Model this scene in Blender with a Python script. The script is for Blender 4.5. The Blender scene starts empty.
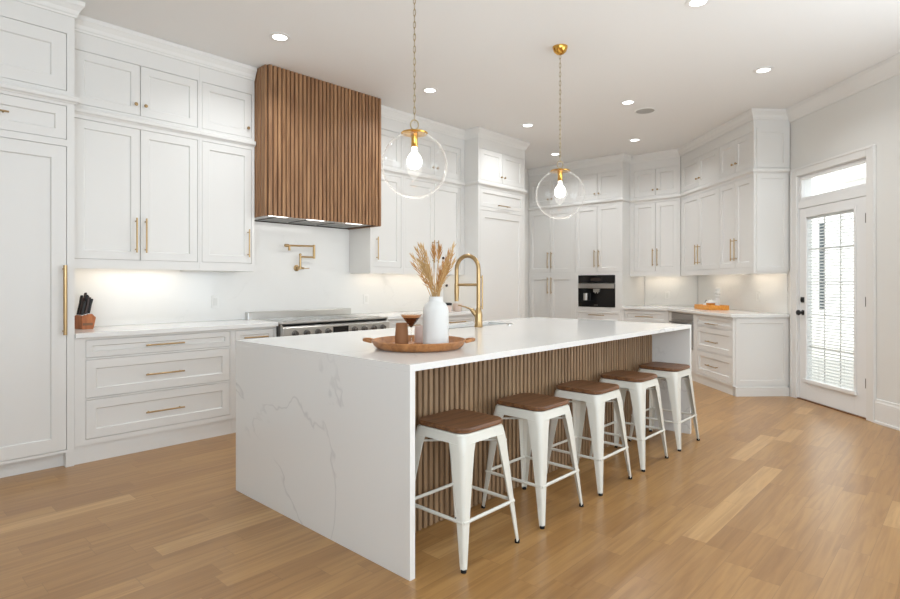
import bpy, math, random
from mathutils import Vector, Matrix
S = bpy.context.scene
COL = S.collection
PI = math.pi
random.seed(7)

# ------------------------------------------------------------------ camera
H0, HEAD = 1.26, Vector((0.73217, 0.68112, 0.0))
cd = bpy.data.cameras.new('camera')
cam = bpy.data.objects.new('camera', cd); COL.objects.link(cam)
cam.location = (0, 0, H0)
cam.rotation_euler = (PI/2, 0, math.atan2(HEAD.y, HEAD.x) - PI/2)
cd.sensor_width = 36.0; cd.sensor_fit = 'HORIZONTAL'
cd.lens = 566.5/900*36
cd.shift_y = (283.5-299.5)/900
cd.clip_start = 0.02
S.camera = cam

# ------------------------------------------------------------------ world, exposure
S.view_settings.view_transform = 'Standard'
S.view_settings.look = 'None'
S.view_settings.gamma = 1.0
S.view_settings.use_curve_mapping = False
S.view_settings.exposure = 0.0
w = bpy.data.worlds.new('sky'); S.world = w; w.use_nodes = True
bg = w.node_tree.nodes['Background']
bg.inputs['Color'].default_value = (0.92, 0.965, 1.0, 1)
bg.inputs['Strength'].default_value = 1.8

# ------------------------------------------------------------------ daylight from behind the camera, added fill lamps, sun
def area(name, loc, direction, sx, sy, power, color=(1, 1, 1), spread=PI, parent=None):
    l = bpy.data.lights.new(name, 'AREA'); l.energy = power; l.color = color
    l.shape = 'RECTANGLE'; l.size = sx; l.size_y = sy; l.spread = spread
    o = bpy.data.objects.new(name, l); COL.objects.link(o)
    o.rotation_euler = Vector(direction).to_track_quat('-Z', 'Y').to_euler()
    o.location = loc
    if parent: o.parent = parent
    return o
DAY = (0.82, 0.92, 1.0)
area('daylight_right', (-0.3, -2.93, 1.6), (0.5, 1, 0.42), 4.4, 2.0, 74, DAY)
area('side_fill_light', (4.36, -1.20, 1.55), (-1, 1, 2.0), 2.5, 2.0, 62, DAY)  # fill lamp added to brighten the ceiling, set at an added window
area('bounce_fill_light', (-0.9, -0.9, 1.7), (0.5, 0.4, 1.0), 1.6, 1.6, 92, (.68, .84, 1))  # extra fill lamp behind the camera, added to lift the ceiling
sl = bpy.data.lights.new('sun', 'SUN'); sl.energy = 4.5; sl.angle = 0.02; sl.color = (1, .97, .92)
so = bpy.data.objects.new('sun', sl); COL.objects.link(so); so.rotation_euler = Vector((.5, -.5, -.62)).to_track_quat('-Z', 'Y').to_euler(); so.location = (0, 0, 9)

# ------------------------------------------------------------------ materials
def lin(c):
    r = []
    for v in c[:3]:
        v /= 255.0
        r.append(v/12.92 if v <= 0.04045 else ((v+0.055)/1.055)**2.4)
    return (r[0], r[1], r[2], 1)
def mat(name, col, rough=0.5, metal=0.0, **kw):
    m = bpy.data.materials.new(name); m.use_nodes = True
    b = m.node_tree.nodes['Principled BSDF']
    b.inputs['Base Color'].default_value = lin(col)
    b.inputs['Roughness'].default_value = rough
    b.inputs['Metallic'].default_value = metal
    for k, v in kw.items():
        b.inputs[k.replace('_', ' ')].default_value = v
    return m
class NT:
    def __init__(s, m): s.t = m.node_tree; s.b = s.t.nodes['Principled BSDF']
    def n(s, kind, **kw):
        nd = s.t.nodes.new('ShaderNode'+kind)
        for k, v in kw.items(): setattr(nd, k, v)
        return nd
    def l(s, a, b): s.t.links.new(a, b)
    def math(s, op, a, b=None):
        nd = s.n('Math', operation=op)
        for i, v in enumerate((a, b)):
            if v is None: continue
            if isinstance(v, (int, float)): nd.inputs[i].default_value = v
            else: s.l(v, nd.inputs[i])
        return nd.outputs[0]
    def ramp(s, fac, stops):
        r = s.n('ValToRGB'); e = r.color_ramp.elements
        while len(e) < len(stops): e.new(0.5)
        for el, (p, c) in zip(e, stops): el.position = p; el.color = c
        s.l(fac, r.inputs[0]); return r.outputs[0]
    def mix(s, fac, a, b, blend='MIX'):
        nd = s.n('Mix', data_type='RGBA', blend_type=blend)
        for i, v in ((0, fac), (6, a), (7, b)):
            if isinstance(v, (int, float)): nd.inputs[i].default_value = v
            elif isinstance(v, tuple): nd.inputs[i].default_value = v
            else: s.l(v, nd.inputs[i])
        return nd.outputs[2]
    def bump(s, h, strength, dist=0.002):
        nd = s.n('Bump'); nd.inputs['Strength'].default_value = strength; nd.inputs['Distance'].default_value = dist
        s.l(h, nd.inputs['Height']); s.l(nd.outputs[0], s.b.inputs['Normal'])

def painted(name, col, rough, bump=0.05, scale=60):
    m = mat(name, col, rough); t = NT(m)
    tc = t.n('TexCoord'); nz = t.n('TexNoise'); nz.inputs['Scale'].default_value = scale; nz.inputs['Detail'].default_value = 3
    t.l(tc.outputs['Object'], nz.inputs['Vector'])
    t.bump(nz.outputs['Fac'], bump, 0.001)
    return m
CAB = painted('white_cabinet_paint', (229, 227, 223), 0.38, 0.03)
TRIM = painted('white_trim_paint', (232, 230, 226), 0.4, 0.03)
WALL = painted('wall_paint', (226, 224, 219), 0.7, 0.08, 120)
CEIL = painted('ceiling_paint', (240, 239, 237), 0.85, 0.08, 120)
DOORP = painted('white_door_paint', (236, 235, 233), 0.4, 0.02)

def quartz(name, veins=0.0, rough=0.1):
    m = mat(name, (235, 234, 231), rough); t = NT(m)
    tc = t.n('TexCoord'); mp = t.n('Mapping'); t.l(tc.outputs['Object'], mp.inputs['Vector'])
    mp.inputs['Rotation'].default_value = (0.5, 0.2, 0.9)
    n1 = t.n('TexNoise'); n1.inputs['Scale'].default_value = 0.85; n1.inputs['Detail'].default_value = 5; n1.inputs['Roughness'].default_value = 0.55
    n1.inputs['Distortion'].default_value = 0.5
    t.l(mp.outputs[0], n1.inputs['Vector'])
    v = t.math('ABSOLUTE', t.math('SUBTRACT', n1.outputs['Fac'], 0.5))
    vein = t.ramp(v, [(0.0, (1, 1, 1, 1)), (0.007, (0, 0, 0, 1))])
    n2 = t.n('TexNoise'); n2.inputs['Scale'].default_value = 1.6; n2.inputs['Detail'].default_value = 2
    t.l(tc.outputs['Object'], n2.inputs['Vector'])
    patch = t.ramp(n2.outputs['Fac'], [(0.48, (0, 0, 0, 1)), (0.6, (1, 1, 1, 1))])
    fac = t.math('MULTIPLY', t.math('MULTIPLY', vein, patch), veins)
    t.l(t.mix(fac, lin((235, 234, 231)), lin((150, 150, 152))), t.b.inputs['Base Color'])
    return m
QUARTZ = quartz('white_veined_quartz', 0.27, 0.12)
QUARTZ_S = quartz('white_quartz_splash', 0.08, 0.14)

def wood(name, c_dark, c_light, rough=0.45, scale=(30, 30, 2.0), bump=0.1):
    m = mat(name, c_light, rough); t = NT(m)
    tc = t.n('TexCoord'); mp = t.n('Mapping'); t.l(tc.outputs['Object'], mp.inputs['Vector'])
    mp.inputs['Scale'].default_value = scale
    n1 = t.n('TexNoise'); n1.inputs['Scale'].default_value = 1.0; n1.inputs['Detail'].default_value = 6; n1.inputs['Distortion'].default_value = 0.6
    t.l(mp.outputs[0], n1.inputs['Vector'])
    t.l(t.ramp(n1.outputs['Fac'], [(0.3, lin(c_dark)), (0.7, lin(c_light))]), t.b.inputs['Base Color'])
    t.bump(n1.outputs['Fac'], bump, 0.001)
    return m
WALNUT = wood('walnut_slats', (124, 86, 56), (172, 130, 92), 0.5)
WALNUT_I = wood('walnut_slats_island', (132, 104, 76), (172, 142, 110), 0.5)
WALNUT_D = wood('dark_walnut_backing', (74, 50, 33), (92, 64, 43), 0.6)
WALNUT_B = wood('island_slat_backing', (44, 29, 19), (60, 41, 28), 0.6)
SEATW = wood('stool_seat_wood', (90, 58, 37), (138, 96, 63), 0.42, (4, 40, 40))
TRAYW = wood('tray_wood', (140, 88, 44), (186, 128, 76), 0.4, (30, 6, 30))
BLOCKW = wood('knife_block_wood', (150, 84, 44), (186, 112, 64), 0.5, (40, 40, 8))
ORANGEW = wood('orange_wood', (206, 128, 40), (238, 168, 76), 0.35, (12, 60, 60))

def floor_mat():
    m = mat('oak_floor', (190, 145, 100), 0.3); t = NT(m)
    tc = t.n('TexCoord'); sp = t.n('SeparateXYZ'); t.l(tc.outputs['Object'], sp.inputs[0])
    x, y = sp.outputs[0], sp.outputs[1]
    W, L = 0.12, 1.15
    yr = t.math('DIVIDE', y, W); row = t.math('FLOOR', yr)
    wn = t.n('TexWhiteNoise', noise_dimensions='1D'); t.l(row, wn.inputs['W'])
    xo = t.math('DIVIDE', t.math('ADD', x, t.math('MULTIPLY', wn.outputs['Value'], 7.0)), L)
    # some boards are cut short: a second split inside the board
    colm = t.math('FLOOR', xo)
    cb = t.n('CombineXYZ'); t.l(row, cb.inputs[0]); t.l(colm, cb.inputs[1])
    wv = t.n('TexWhiteNoise', noise_dimensions='3D'); t.l(cb.outputs[0], wv.inputs['Vector'])
    fx = t.math('FRACT', xo)
    cut = t.math('ADD', t.math('MULTIPLY', wv.outputs['Value'], 0.5), 0.25)
    half = t.math('GREATER_THAN', fx, cut)
    cb2 = t.n('CombineXYZ'); t.l(row, cb2.inputs[0]); t.l(colm, cb2.inputs[1]); t.l(half, cb2.inputs[2])
    wv2 = t.n('TexWhiteNoise', noise_dimensions='3D'); t.l(cb2.outputs[0], wv2.inputs['Vector'])
    tone = wv2.outputs['Value']
    # grain
    mp = t.n('CombineXYZ'); t.l(t.math('ADD', t.math('MULTIPLY', x, 1.5), t.math('MULTIPLY', tone, 37.0)), mp.inputs[0])
    t.l(t.math('MULTIPLY', y, 26.0), mp.inputs[1]); t.l(t.math('MULTIPLY', tone, 90.0), mp.inputs[2])
    g = t.n('TexNoise'); g.inputs['Scale'].default_value = 1.0; g.inputs['Detail'].default_value = 5; g.inputs['Distortion'].default_value = 1.3
    t.l(mp.outputs[0], g.inputs['Vector'])
    base = t.ramp(tone, [(0.0, lin((164, 121, 70))), (0.5, lin((174, 131, 78))), (0.93, lin((181, 138, 84))), (1.0, lin((199, 158, 104)))])
    gr = t.ramp(g.outputs['Fac'], [(0.3, lin((212, 200, 186))), (0.62, (1, 1, 1, 1))])
    c = t.mix(0.75, base, gr, 'MULTIPLY')
    ey = t.math('ABSOLUTE', t.math('SUBTRACT', t.math('FRACT', yr), 0.5))
    gy = t.math('GREATER_THAN', ey, 0.491)
    gx = t.math('LESS_THAN', t.math('ABSOLUTE', t.math('SUBTRACT', fx, cut)), 0.0012)
    gx2 = t.math('LESS_THAN', fx, 0.0018)
    gap = t.math('MAXIMUM', gy, t.math('MAXIMUM', gx, gx2))
    c = t.mix(t.math('MULTIPLY', gap, 0.4), c, lin((112, 78, 48)))
    t.l(c, t.b.inputs['Base Color'])
    t.l(t.math('ADD', t.math('MULTIPLY', g.outputs['Fac'], 0.05), 0.27), t.b.inputs['Roughness']); t.b.inputs['Specular IOR Level'].default_value = 0.72
    return m
FLOOR = floor_mat()

BRASS = mat('brushed_brass', (182, 154, 112), 0.3, 1.0)
BRASS_P = mat('polished_brass', (222, 172, 84), 0.18, 1.0)
NICKEL = mat('aged_brass_chain', (176, 160, 128), 0.35, 1.0)
STEEL = mat('brushed_steel', (200, 198, 194), 0.28, 1.0)
STEEL_M = mat('satin_steel', (168, 164, 160), 0.4, 0.9)
STEEL_D = mat('dark_steel', (110, 106, 102), 0.35, 1.0)
BLACK = mat('black_gloss', (14, 13, 14), 0.12)
BLACKM = mat('matt_black', (22, 21, 21), 0.45)
IRON = mat('cast_iron', (38, 37, 37), 0.6)
RUBBER = mat('black_rubber', (18, 18, 18), 0.8)
STOOLW = mat('white_powder_coat', (226, 224, 214), 0.32)
CERAM = mat('matt_white_ceramic', (226, 225, 221), 0.75)
TERRA = mat('tan_ceramic', (150, 104, 68), 0.7)
BLUSH = mat('blush_ceramic', (222, 200, 190), 0.5)
BEIGE = mat('beige_ceramic', (206, 184, 170), 0.6)
COFFEE = mat('dark_coffee', (72, 30, 12), 0.15)
FOAM = mat('coffee_foam', (196, 140, 92), 0.6)
PLASTIC = mat('white_plastic', (236, 235, 232), 0.35)
GREYP = mat('grey_mesh', (178, 176, 172), 0.7)
STRAW = wood('dried_straw', (188, 146, 88), (224, 190, 136), 0.8, (40, 40, 6))
STRAW2 = wood('dried_seed', (170, 116, 62), (214, 166, 106), 0.85, (60, 60, 20))
BLINDM = mat('white_blind', (238, 237, 234), 0.5)
KNIFE_H = mat('knife_handle_brown', (48, 26, 20), 0.4)
DISPLAY = mat('dim_display', (52, 44, 40), 0.2)
CASE_IN = mat('appliance_grey', (120, 116, 112), 0.3, 0.8)
CONC = mat('pale_paving', (214, 210, 202), 0.8)
SIDING = mat('white_siding', (240, 239, 236), 0.7)
ROOFM = mat('grey_roof', (96, 100, 102), 0.8)
WINM = mat('dark_window', (46, 56, 62), 0.1)
SCREEN = mat('brown_screen', (94, 62, 40), 0.6)

def emit(name, col, strength):
    m = bpy.data.materials.new(name); m.use_nodes = True; t = m.node_tree
    t.nodes.remove(t.nodes['Principled BSDF'])
    e = t.nodes.new('ShaderNodeEmission'); e.inputs[0].default_value = (*col, 1); e.inputs[1].default_value = strength
    t.links.new(e.outputs[0], t.nodes['Material Output'].inputs[0]); return m
GLOW = emit('downlight_glow', (1, 0.98, 0.95), 6)
BULB = emit('bulb_glow', (1, 0.95, 0.86), 9)
STRIP = emit('strip_glow', (1, 0.86, 0.68), 5)
HOODL = emit('hood_light_glow', (1, 0.97, 0.92), 4)

def thin_glass(name, tint=(1, 1, 1), gloss=1.0, ior=1.45, edge=0.0):
    m = bpy.data.materials.new(name); m.use_nodes = True; t = m.node_tree
    t.nodes.remove(t.nodes['Principled BSDF'])
    tr = t.nodes.new('ShaderNodeBsdfTransparent'); tr.inputs[0].default_value = (*tint, 1)
    gl = t.nodes.new('ShaderNodeBsdfGlossy'); gl.inputs['Roughness'].default_value = 0.02
    fr = t.nodes.new('ShaderNodeLayerWeight'); fr.inputs['Blend'].default_value = 0.5
    pw = t.nodes.new('ShaderNodeMath'); pw.operation = 'POWER'; pw.inputs[1].default_value = 4.5
    mu = t.nodes.new('ShaderNodeMath'); mu.operation = 'MULTIPLY_ADD'; mu.inputs[1].default_value = 0.8*gloss; mu.inputs[2].default_value = ((ior-1)/(ior+1))**2*gloss
    mx = t.nodes.new('ShaderNodeMixShader')
    t.links.new(fr.outputs['Facing'], pw.inputs[0]); t.links.new(pw.outputs[0], mu.inputs[0]); t.links.new(mu.outputs[0], mx.inputs[0])
    t.links.new(tr.outputs[0], mx.inputs[1]); t.links.new(gl.outputs[0], mx.inputs[2])
    t.links.new(mx.outputs[0], t.nodes['Material Output'].inputs[0])
    if edge:                                  # bright rim light painted in as white scatter at grazing angles
        df = t.nodes.new('ShaderNodeBsdfTranslucent'); df.inputs[0].default_value = (.97, .97, .97, 1)
        p2 = t.nodes.new('ShaderNodeMath'); p2.operation = 'POWER'; p2.inputs[1].default_value = 7.0
        m2 = t.nodes.new('ShaderNodeMath'); m2.operation = 'MULTIPLY'; m2.inputs[1].default_value = edge
        x2 = t.nodes.new('ShaderNodeMixShader')
        t.links.new(fr.outputs['Facing'], p2.inputs[0]); t.links.new(p2.outputs[0], m2.inputs[0]); t.links.new(m2.outputs[0], x2.inputs[0])
        t.links.new(mx.outputs[0], x2.inputs[1]); t.links.new(df.outputs[0], x2.inputs[2])
        t.links.new(x2.outputs[0], t.nodes['Material Output'].inputs[0])
    return m
GLASS = thin_glass('clear_globe_glass', (0.998, 0.998, 0.998), 0.55, 1.42, 0.24)
PANE = thin_glass('window_glass', (0.97, 0.98, 0.98), 0.8)

# ------------------------------------------------------------------ mesh helper
class G:
    def __init__(s): s.v = []; s.f = []
    def quad(s, *p):
        i = len(s.v); s.v += [tuple(q) for q in p]; s.f.append(tuple(range(i, i+len(p)))); return s
    def box(s, x0, x1, y0, y1, z0, z1):
        i = len(s.v)
        s.v += [(x0,y0,z0),(x1,y0,z0),(x1,y1,z0),(x0,y1,z0),(x0,y0,z1),(x1,y0,z1),(x1,y1,z1),(x0,y1,z1)]
        s.f += [tuple(i+k for k in q) for q in ((0,3,2,1),(4,5,6,7),(0,1,5,4),(1,2,6,5),(2,3,7,6),(3,0,4,7))]
        return s
    def prism(s, poly, z0, z1):            # poly counter-clockwise
        i = len(s.v); n = len(poly)
        s.v += [(p[0], p[1], z0) for p in poly] + [(p[0], p[1], z1) for p in poly]
        s.f.append(tuple(i+k for k in reversed(range(n)))); s.f.append(tuple(i+n+k for k in range(n)))
        for k in range(n): s.f.append((i+k, i+(k+1) % n, i+n+(k+1) % n, i+n+k))
        return s
    def loft(s, rings, caps=True, closed=True):
        i = len(s.v); n = len(rings[0])
        for r in rings: s.v += [tuple(p) for p in r]
        for a in range(len(rings)-1):
            for k in range(n if closed else n-1):
                k2 = (k+1) % n
                s.f.append((i+a*n+k, i+a*n+k2, i+(a+1)*n+k2, i+(a+1)*n+k))
        if caps:
            s.f.append(tuple(i+k for k in reversed(range(n))))
            s.f.append(tuple(i+(len(rings)-1)*n+k for k in range(n)))
        return s
    def lathe(s, prof, seg=32, c=(0, 0, 0), caps=False):
        rings = [[(c[0]+max(r, 1e-5)*math.cos(2*PI*k/seg), c[1]+max(r, 1e-5)*math.sin(2*PI*k/seg), c[2]+z) for k in range(seg)] for r, z in prof]
        return s.loft(rings, caps)
    def tube(s, pts, r, seg=10, caps=True):
        pts = [Vector(p) for p in pts]; n = len(pts)
        rs = r if isinstance(r, (list, tuple)) else [r]*n
        rings = []; up = None
        for k in range(n):
            t = (pts[min(k+1, n-1)]-pts[max(k-1, 0)]).normalized()
            if up is None:
                a = Vector((0, 0, 1)) if abs(t.z) < 0.9 else Vector((1, 0, 0))
                up = (a - t*a.dot(t)).normalized()
            else: up = (up - t*up.dot(t)).normalized()
            b = t.cross(up)
            rings.append([pts[k] + rs[k]*(math.cos(2*PI*j/seg)*up + math.sin(2*PI*j/seg)*b) for j in range(seg)])
        return s.loft(rings, caps)
    def cyl(s, a, b, r, seg=16): return s.tube([a, b], r, seg)
    def sphere(s, c, r, seg=20, rings=12, sz=1.0):
        return s.lathe([(r*math.sin(PI*k/rings), -r*sz*math.cos(PI*k/rings)) for k in range(rings+1)], seg, c)
    def torus(s, c, R, r, M=None, seg=16, sub=6, stretch=1.0):
        i = len(s.v)
        for a in range(seg):
            th = 2*PI*a/seg
            for b in range(sub):
                ph = 2*PI*b/sub
                p = Vector(((R+r*math.cos(ph))*math.cos(th), r*math.sin(ph), (R+r*math.cos(ph))*math.sin(th)*stretch))
                if M: p = M @ p
                s.v.append(tuple(p+Vector(c)))
        for a in range(seg):
            for b in range(sub):
                s.f.append((i+a*sub+b, i+a*sub+(b+1) % sub, i+((a+1) % seg)*sub+(b+1) % sub, i+((a+1) % seg)*sub+b))
        return s
    def build(s, name, material, parent=None, smooth=None, bevel=0.0, loc=(0, 0, 0), rot=(0, 0, 0)):
        me = bpy.data.meshes.new(name); me.from_pydata(s.v, [], s.f); me.validate()
        import bmesh
        bm = bmesh.new(); bm.from_mesh(me); bmesh.ops.recalc_face_normals(bm, faces=bm.faces); bm.to_mesh(me); bm.free()
        me.materials.append(material)
        o = bpy.data.objects.new(name, me); COL.objects.link(o); o.location = loc; o.rotation_euler = rot
        if parent: o.parent = parent
        if smooth:
            me.polygons.foreach_set('use_smooth', [True]*len(me.polygons))
            me.set_sharp_from_angle(angle=math.radians(smooth))
        if bevel:
            b = o.modifiers.new('bevel', 'BEVEL'); b.width = bevel; b.segments = 2; b.limit_method = 'ANGLE'; b.angle_limit = 0.7
        return o
def tag(o, label, cat, group=None, kind=None):
    o['label'] = label; o['category'] = cat
    if group: o['group'] = group
    if kind: o['kind'] = kind
    return o
def thing(name, label, cat, loc=(0, 0, 0), rz=0.0, group=None):
    o = bpy.data.objects.new(name, None); COL.objects.link(o); o.empty_display_size = 0.1
    o.location = loc; o.rotation_euler = (0, 0, rz)
    return tag(o, label, cat, group)
def struct(o): o['kind'] = 'structure'; return o
def copy_tree(o, parent=None):
    c = o.copy(); COL.objects.link(c)
    if parent: c.parent = parent
    for ch in list(o.children): copy_tree(ch, c)
    return c

# ------------------------------------------------------------------ room shell
CH = 3.205                      # ceiling height
YL, XB = 5.18, 8.78            # left wall, back wall
YJ = 5.61                      # wall beyond the tall pantry
CW = (8.78, 3.06)              # corner of back wall and slanted wall (x - y = 5.72)
ux = Vector((-1, -1, 0)).normalized()     # along the slanted wall, towards the camera side
un = Vector((-1, 1, 0)).normalized()      # its normal, into the room
RZD = math.radians(-135)
def ds(sv, off=0.0, z=0.0):    # point on the slanted wall
    p = Vector((CW[0], CW[1], z)) + ux*sv + un*off; return p
XR, YR = -3.0, -3.0
room = [(XR, YR), (2.64, YR), CW, (XB, YJ), (6.45, YJ), (6.45, YL), (XR, YL)]
struct(G().prism([(-3.2, -3.2), (2.62, -3.2), (9.0, 3.18), (9.0, 5.8), (-3.2, 5.8)], -0.1, 0.0).build('floor', FLOOR))
struct(G().prism([(-3.2, -3.2), (2.62, -3.2), (9.0, 3.18), (9.0, 5.8), (-3.2, 5.8)], CH, CH+0.1).build('ceiling', CEIL))
struct(G().box(XR-.2, 6.45, YL, YL+.15, 0, CH).box(6.30, 6.45, YL, YJ+.15, 0, CH).box(6.45, XB+.15, YJ, YJ+.15, 0, CH).build('wall_left', WALL))
struct(G().box(XB, XB+.15, CW[1]-0.06, YJ, 0, CH).build('wall_back', WALL))
def dbox(g, s0, s1, o0, o1, z0, z1):
    p = [ds(s0, o1), ds(s1, o1), ds(s1, o0), ds(s0, o0)]
    return g.prism([(q.x, q.y) for q in p][::-1], z0, z1)
DS0, DS1 = 2.285, 3.295        # door opening along the wall
g = G()
dbox(g, -0.06, DS0, -.15, 0, 0, CH); dbox(g, DS1, 4.9, -.15, 0, 0, CH); dbox(g, 7.5, 8.6, -.15, 0, 0, CH); dbox(g, 4.9, 7.5, -.15, 0, 0, .5); dbox(g, 4.9, 7.5, -.15, 0, 2.6, CH)
dbox(g, DS0, DS1, -.15, 0, 2.44, CH)
struct(g.build('wall_right', WALL))
g = G()
g.box(XR-.2, -2.5, YR-.15, YR, 0, CH).box(1.9, 2.70, YR-.15, YR, 0, CH).box(-2.5, 1.9, YR-.15, YR, 0, .6).box(-2.5, 1.9, YR-.15, YR, 2.6, CH)
struct(g.build('wall_front', WALL))
g = G()
g.box(XR-.15, XR, YR, YL, 0, CH)
struct(g.build('wall_rear', WALL))

# mitred sweep of a profile (out, z) along a polyline, the room on its right-hand side
def sweep(poly, prof):
    g = G(); P = [Vector((p[0], p[1], 0)) for p in poly]; rings = []
    for k in range(len(P)):
        d0 = (P[k]-P[k-1]).normalized() if k else None
        d1 = (P[k+1]-P[k]).normalized() if k < len(P)-1 else None
        n0 = Vector((d0.y, -d0.x, 0)) if d0 else None
        n1 = Vector((d1.y, -d1.x, 0)) if d1 else None
        if n0 is None: m = n1
        elif n1 is None: m = n0
        else:
            m = (n0+n1); m = m/(1+n0.dot(n1))
        rings.append([P[k]+m*a+Vector((0, 0, z)) for a, z in prof])
    return g.loft(rings)
CROWN = [(0, 3.095), (.010, 3.095), (.012, 3.108), (.018, 3.116), (.026, 3.140), (.042, 3.165), (.050, 3.175), (.052, 3.204), (0, 3.204)]
CROWN_R = [(0, 3.065), (.012, 3.065), (.018, 3.085), (.035, 3.110), (.065, 3.150), (.080, 3.175), (.085, 3.204), (0, 3.204)]

# ------------------------------------------------------------------ cabinet builder
def bar_handle(parent, p, L, vertical, mat_=None, r=0.0062):
    x, z = p; g = G(); off = -0.034
    if vertical:
        g.cyl((x, off, z-L/2), (x, off, z+L/2), r, 12)
        for s in (-1, 1): g.cyl((x, 0.004, z+s*(L/2-.025)), (x, off, z+s*(L/2-.025)), r*.8, 10)
    else:
        g.cyl((x-L/2, off, z), (x+L/2, off, z), r, 12)
        for s in (-1, 1): g.cyl((x+s*(L/2-.025), 0.004, z), (x+s*(L/2-.025), off, z), r*.8, 10)
    return g.build('handle', mat_ or BRASS, parent, 40)
def knob(parent, p):
    x, z = p; g = G()
    prof = [(.0, -.001), (.006, -.001), (.0055, .012), (.012, .018), (.014, .024), (.011, .030), (0, .031)]
    rings = [[(x+r*math.cos(2*PI*k/14), -h+.003, z+r*math.sin(2*PI*k/14)) for k in range(14)] for r, h in prof]
    g.loft(rings)
    return g.build('knob', BRASS, parent, 40)
def shaker(name, parent, x0, x1, z0, z1, rail=0.062, mat_=CAB):
    e = 0.0028; x0 += e; x1 -= e; z0 += e; z1 -= e
    yf, yp, yb = 0.0015, 0.0125, 0.0215
    r = min(rail, (z1-z0)*0.32, (x1-x0)*0.32); b = 0.006
    def ring(d, y): return [(x0+d, y, z0+d), (x1-d, y, z0+d), (x1-d, y, z1-d), (x0+d, y, z1-d)]
    g = G(); g.loft([ring(0, yb), ring(0, yf+.001), ring(.001, yf), ring(r, yf), ring(r+.002, yf+.004), ring(r+b, yp)])
    return g.build(name, mat_, parent)
def cabinet(name, label, cat, loc, rz, w, d, z0, z1, ops, group=None, poly=None, ledge=None, frame_z0=None, plinth=None, strip=None, foot=None, body_top=None, ledge_ret=(0, 0), panel_r=None):
    """front plane local y = 0, width along +x, depth along +y; z given as heights above the floor"""
    group = group or {'wall_cabinet': 'white wall cabinets', 'base_cabinet': 'white base cabinets', 'tower_cabinet': 'white tower cabinets on the back wall'}.get(name)
    root = thing(name, label, cat, (loc[0], loc[1], z0 if plinth is None else 0.0), rz, group)
    B = z0 if plinth is None else 0.0
    T = 0.022; fz = frame_z0 if frame_z0 is not None else z0
    g = G()
    bt = (body_top or z1)
    if poly: g.prism(poly, fz+(.03 if strip else 0)-B, bt-B)
    else: g.box(0, w, T, d, fz+(.03 if strip else 0)-B, bt-B)
    xs = sorted({0.0, w} | {o['x'][0] for o in ops} | {o['x'][1] for o in ops})
    zs = sorted({fz, z1} | {o['z'][0] for o in ops} | {o['z'][1] for o in ops})
    def inside(x, z): return any(o['x'][0] < x < o['x'][1] and o['z'][0] < z < o['z'][1] for o in ops)
    for a, b in zip(zs[:-1], zs[1:]):
        run = None
        for i in range(len(xs)-1):
            ins = inside((xs[i]+xs[i+1])/2, (a+b)/2)
            if not ins and run is None: run = xs[i]
            if (ins or i == len(xs)-2) and run is not None:
                g.box(run, xs[i] if ins else xs[i+1], 0, T, a-B, b-B); run = None
    if strip:
        g.box(0, .02, T, d-.018, fz-B, fz+.03-B).box(w-.02, w, T, d-.018, fz-B, fz+.03-B)
    g.build('cabinet_body', CAB, root)
    for o in ops:
        kind = o.get('k', 'door')
        if kind == 'void': continue
        f = shaker(kind, root, o['x'][0], o['x'][1], o['z'][0]-B, o['z'][1]-B, o.get('rail', .062))
        h = o.get('h')
        if h:
            if h[0] == 'v': bar_handle(f, (h[1], h[2]-B), h[3], True, r=h[4] if len(h) > 4 else .0062)
            elif h[0] == 'h': bar_handle(f, (h[1], h[2]-B), h[3], False)
            else: knob(f, (h[1], h[2]-B))
    if ledge:
        a, b = ledge; e = .026; l0, l1 = ledge_ret
        g = G()
        p0 = [(0, l0 if l0 else 0.004), (0, 0), (w, 0), (w, l1 if l1 else .004)]
        pts = ([p0[0]] if l0 else []) + [p0[1], p0[2]] + ([p0[3]] if l1 else [])
        # outward is on the right-hand side when walking +x with the front towards -y
        prof = [(0.0, a-B), (.008, a-B), (.012, a+.008-B), (.024, a+.016-B), (e, a+.024-B), (e, b-.006-B), (.02, b-B), (0.0, b-B)]
        sweep(pts, prof).build('ledge', CAB, root)
    if plinth:
        y, h = plinth
        G().box(0, w, y, d-.02, 0, h).build('plinth', CAB, root)
    if strip:
        x0, x1, pw = strip
        G().box(x0, x1, d-.18, d-.155, fz+.018-B, fz+.0295-B).build('light_bar', STRIP, root)
        area('under_cabinet_light', ((x0+x1)/2, d-.15, fz+.012-B), (0, .2, -1), x1-x0, .03, pw*.13, (1, .86, .68), PI, root)
    return root
def pair(x0, x1, z0, z1, hz, L=.27, m=.035, top=None, kz=None):
    c = (x0+x1)/2
    o = [dict(x=(x0, c), z=(z0, z1), h=('v', c-m, hz, L)), dict(x=(c, x1), z=(z0, z1), h=('v', c+m, hz, L))]
    if top:
        o += [dict(x=(x0, c), z=top, h=('k', c-m, kz)), dict(x=(c, x1), z=top, h=('k', c+m, kz))]
    return o
LZ = (2.497, 2.545)            # moulded ledge between the doors and the small top doors
TOP = (2.572, 2.968); DZ = (1.44, 2.468); KZ = 2.655

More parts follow.
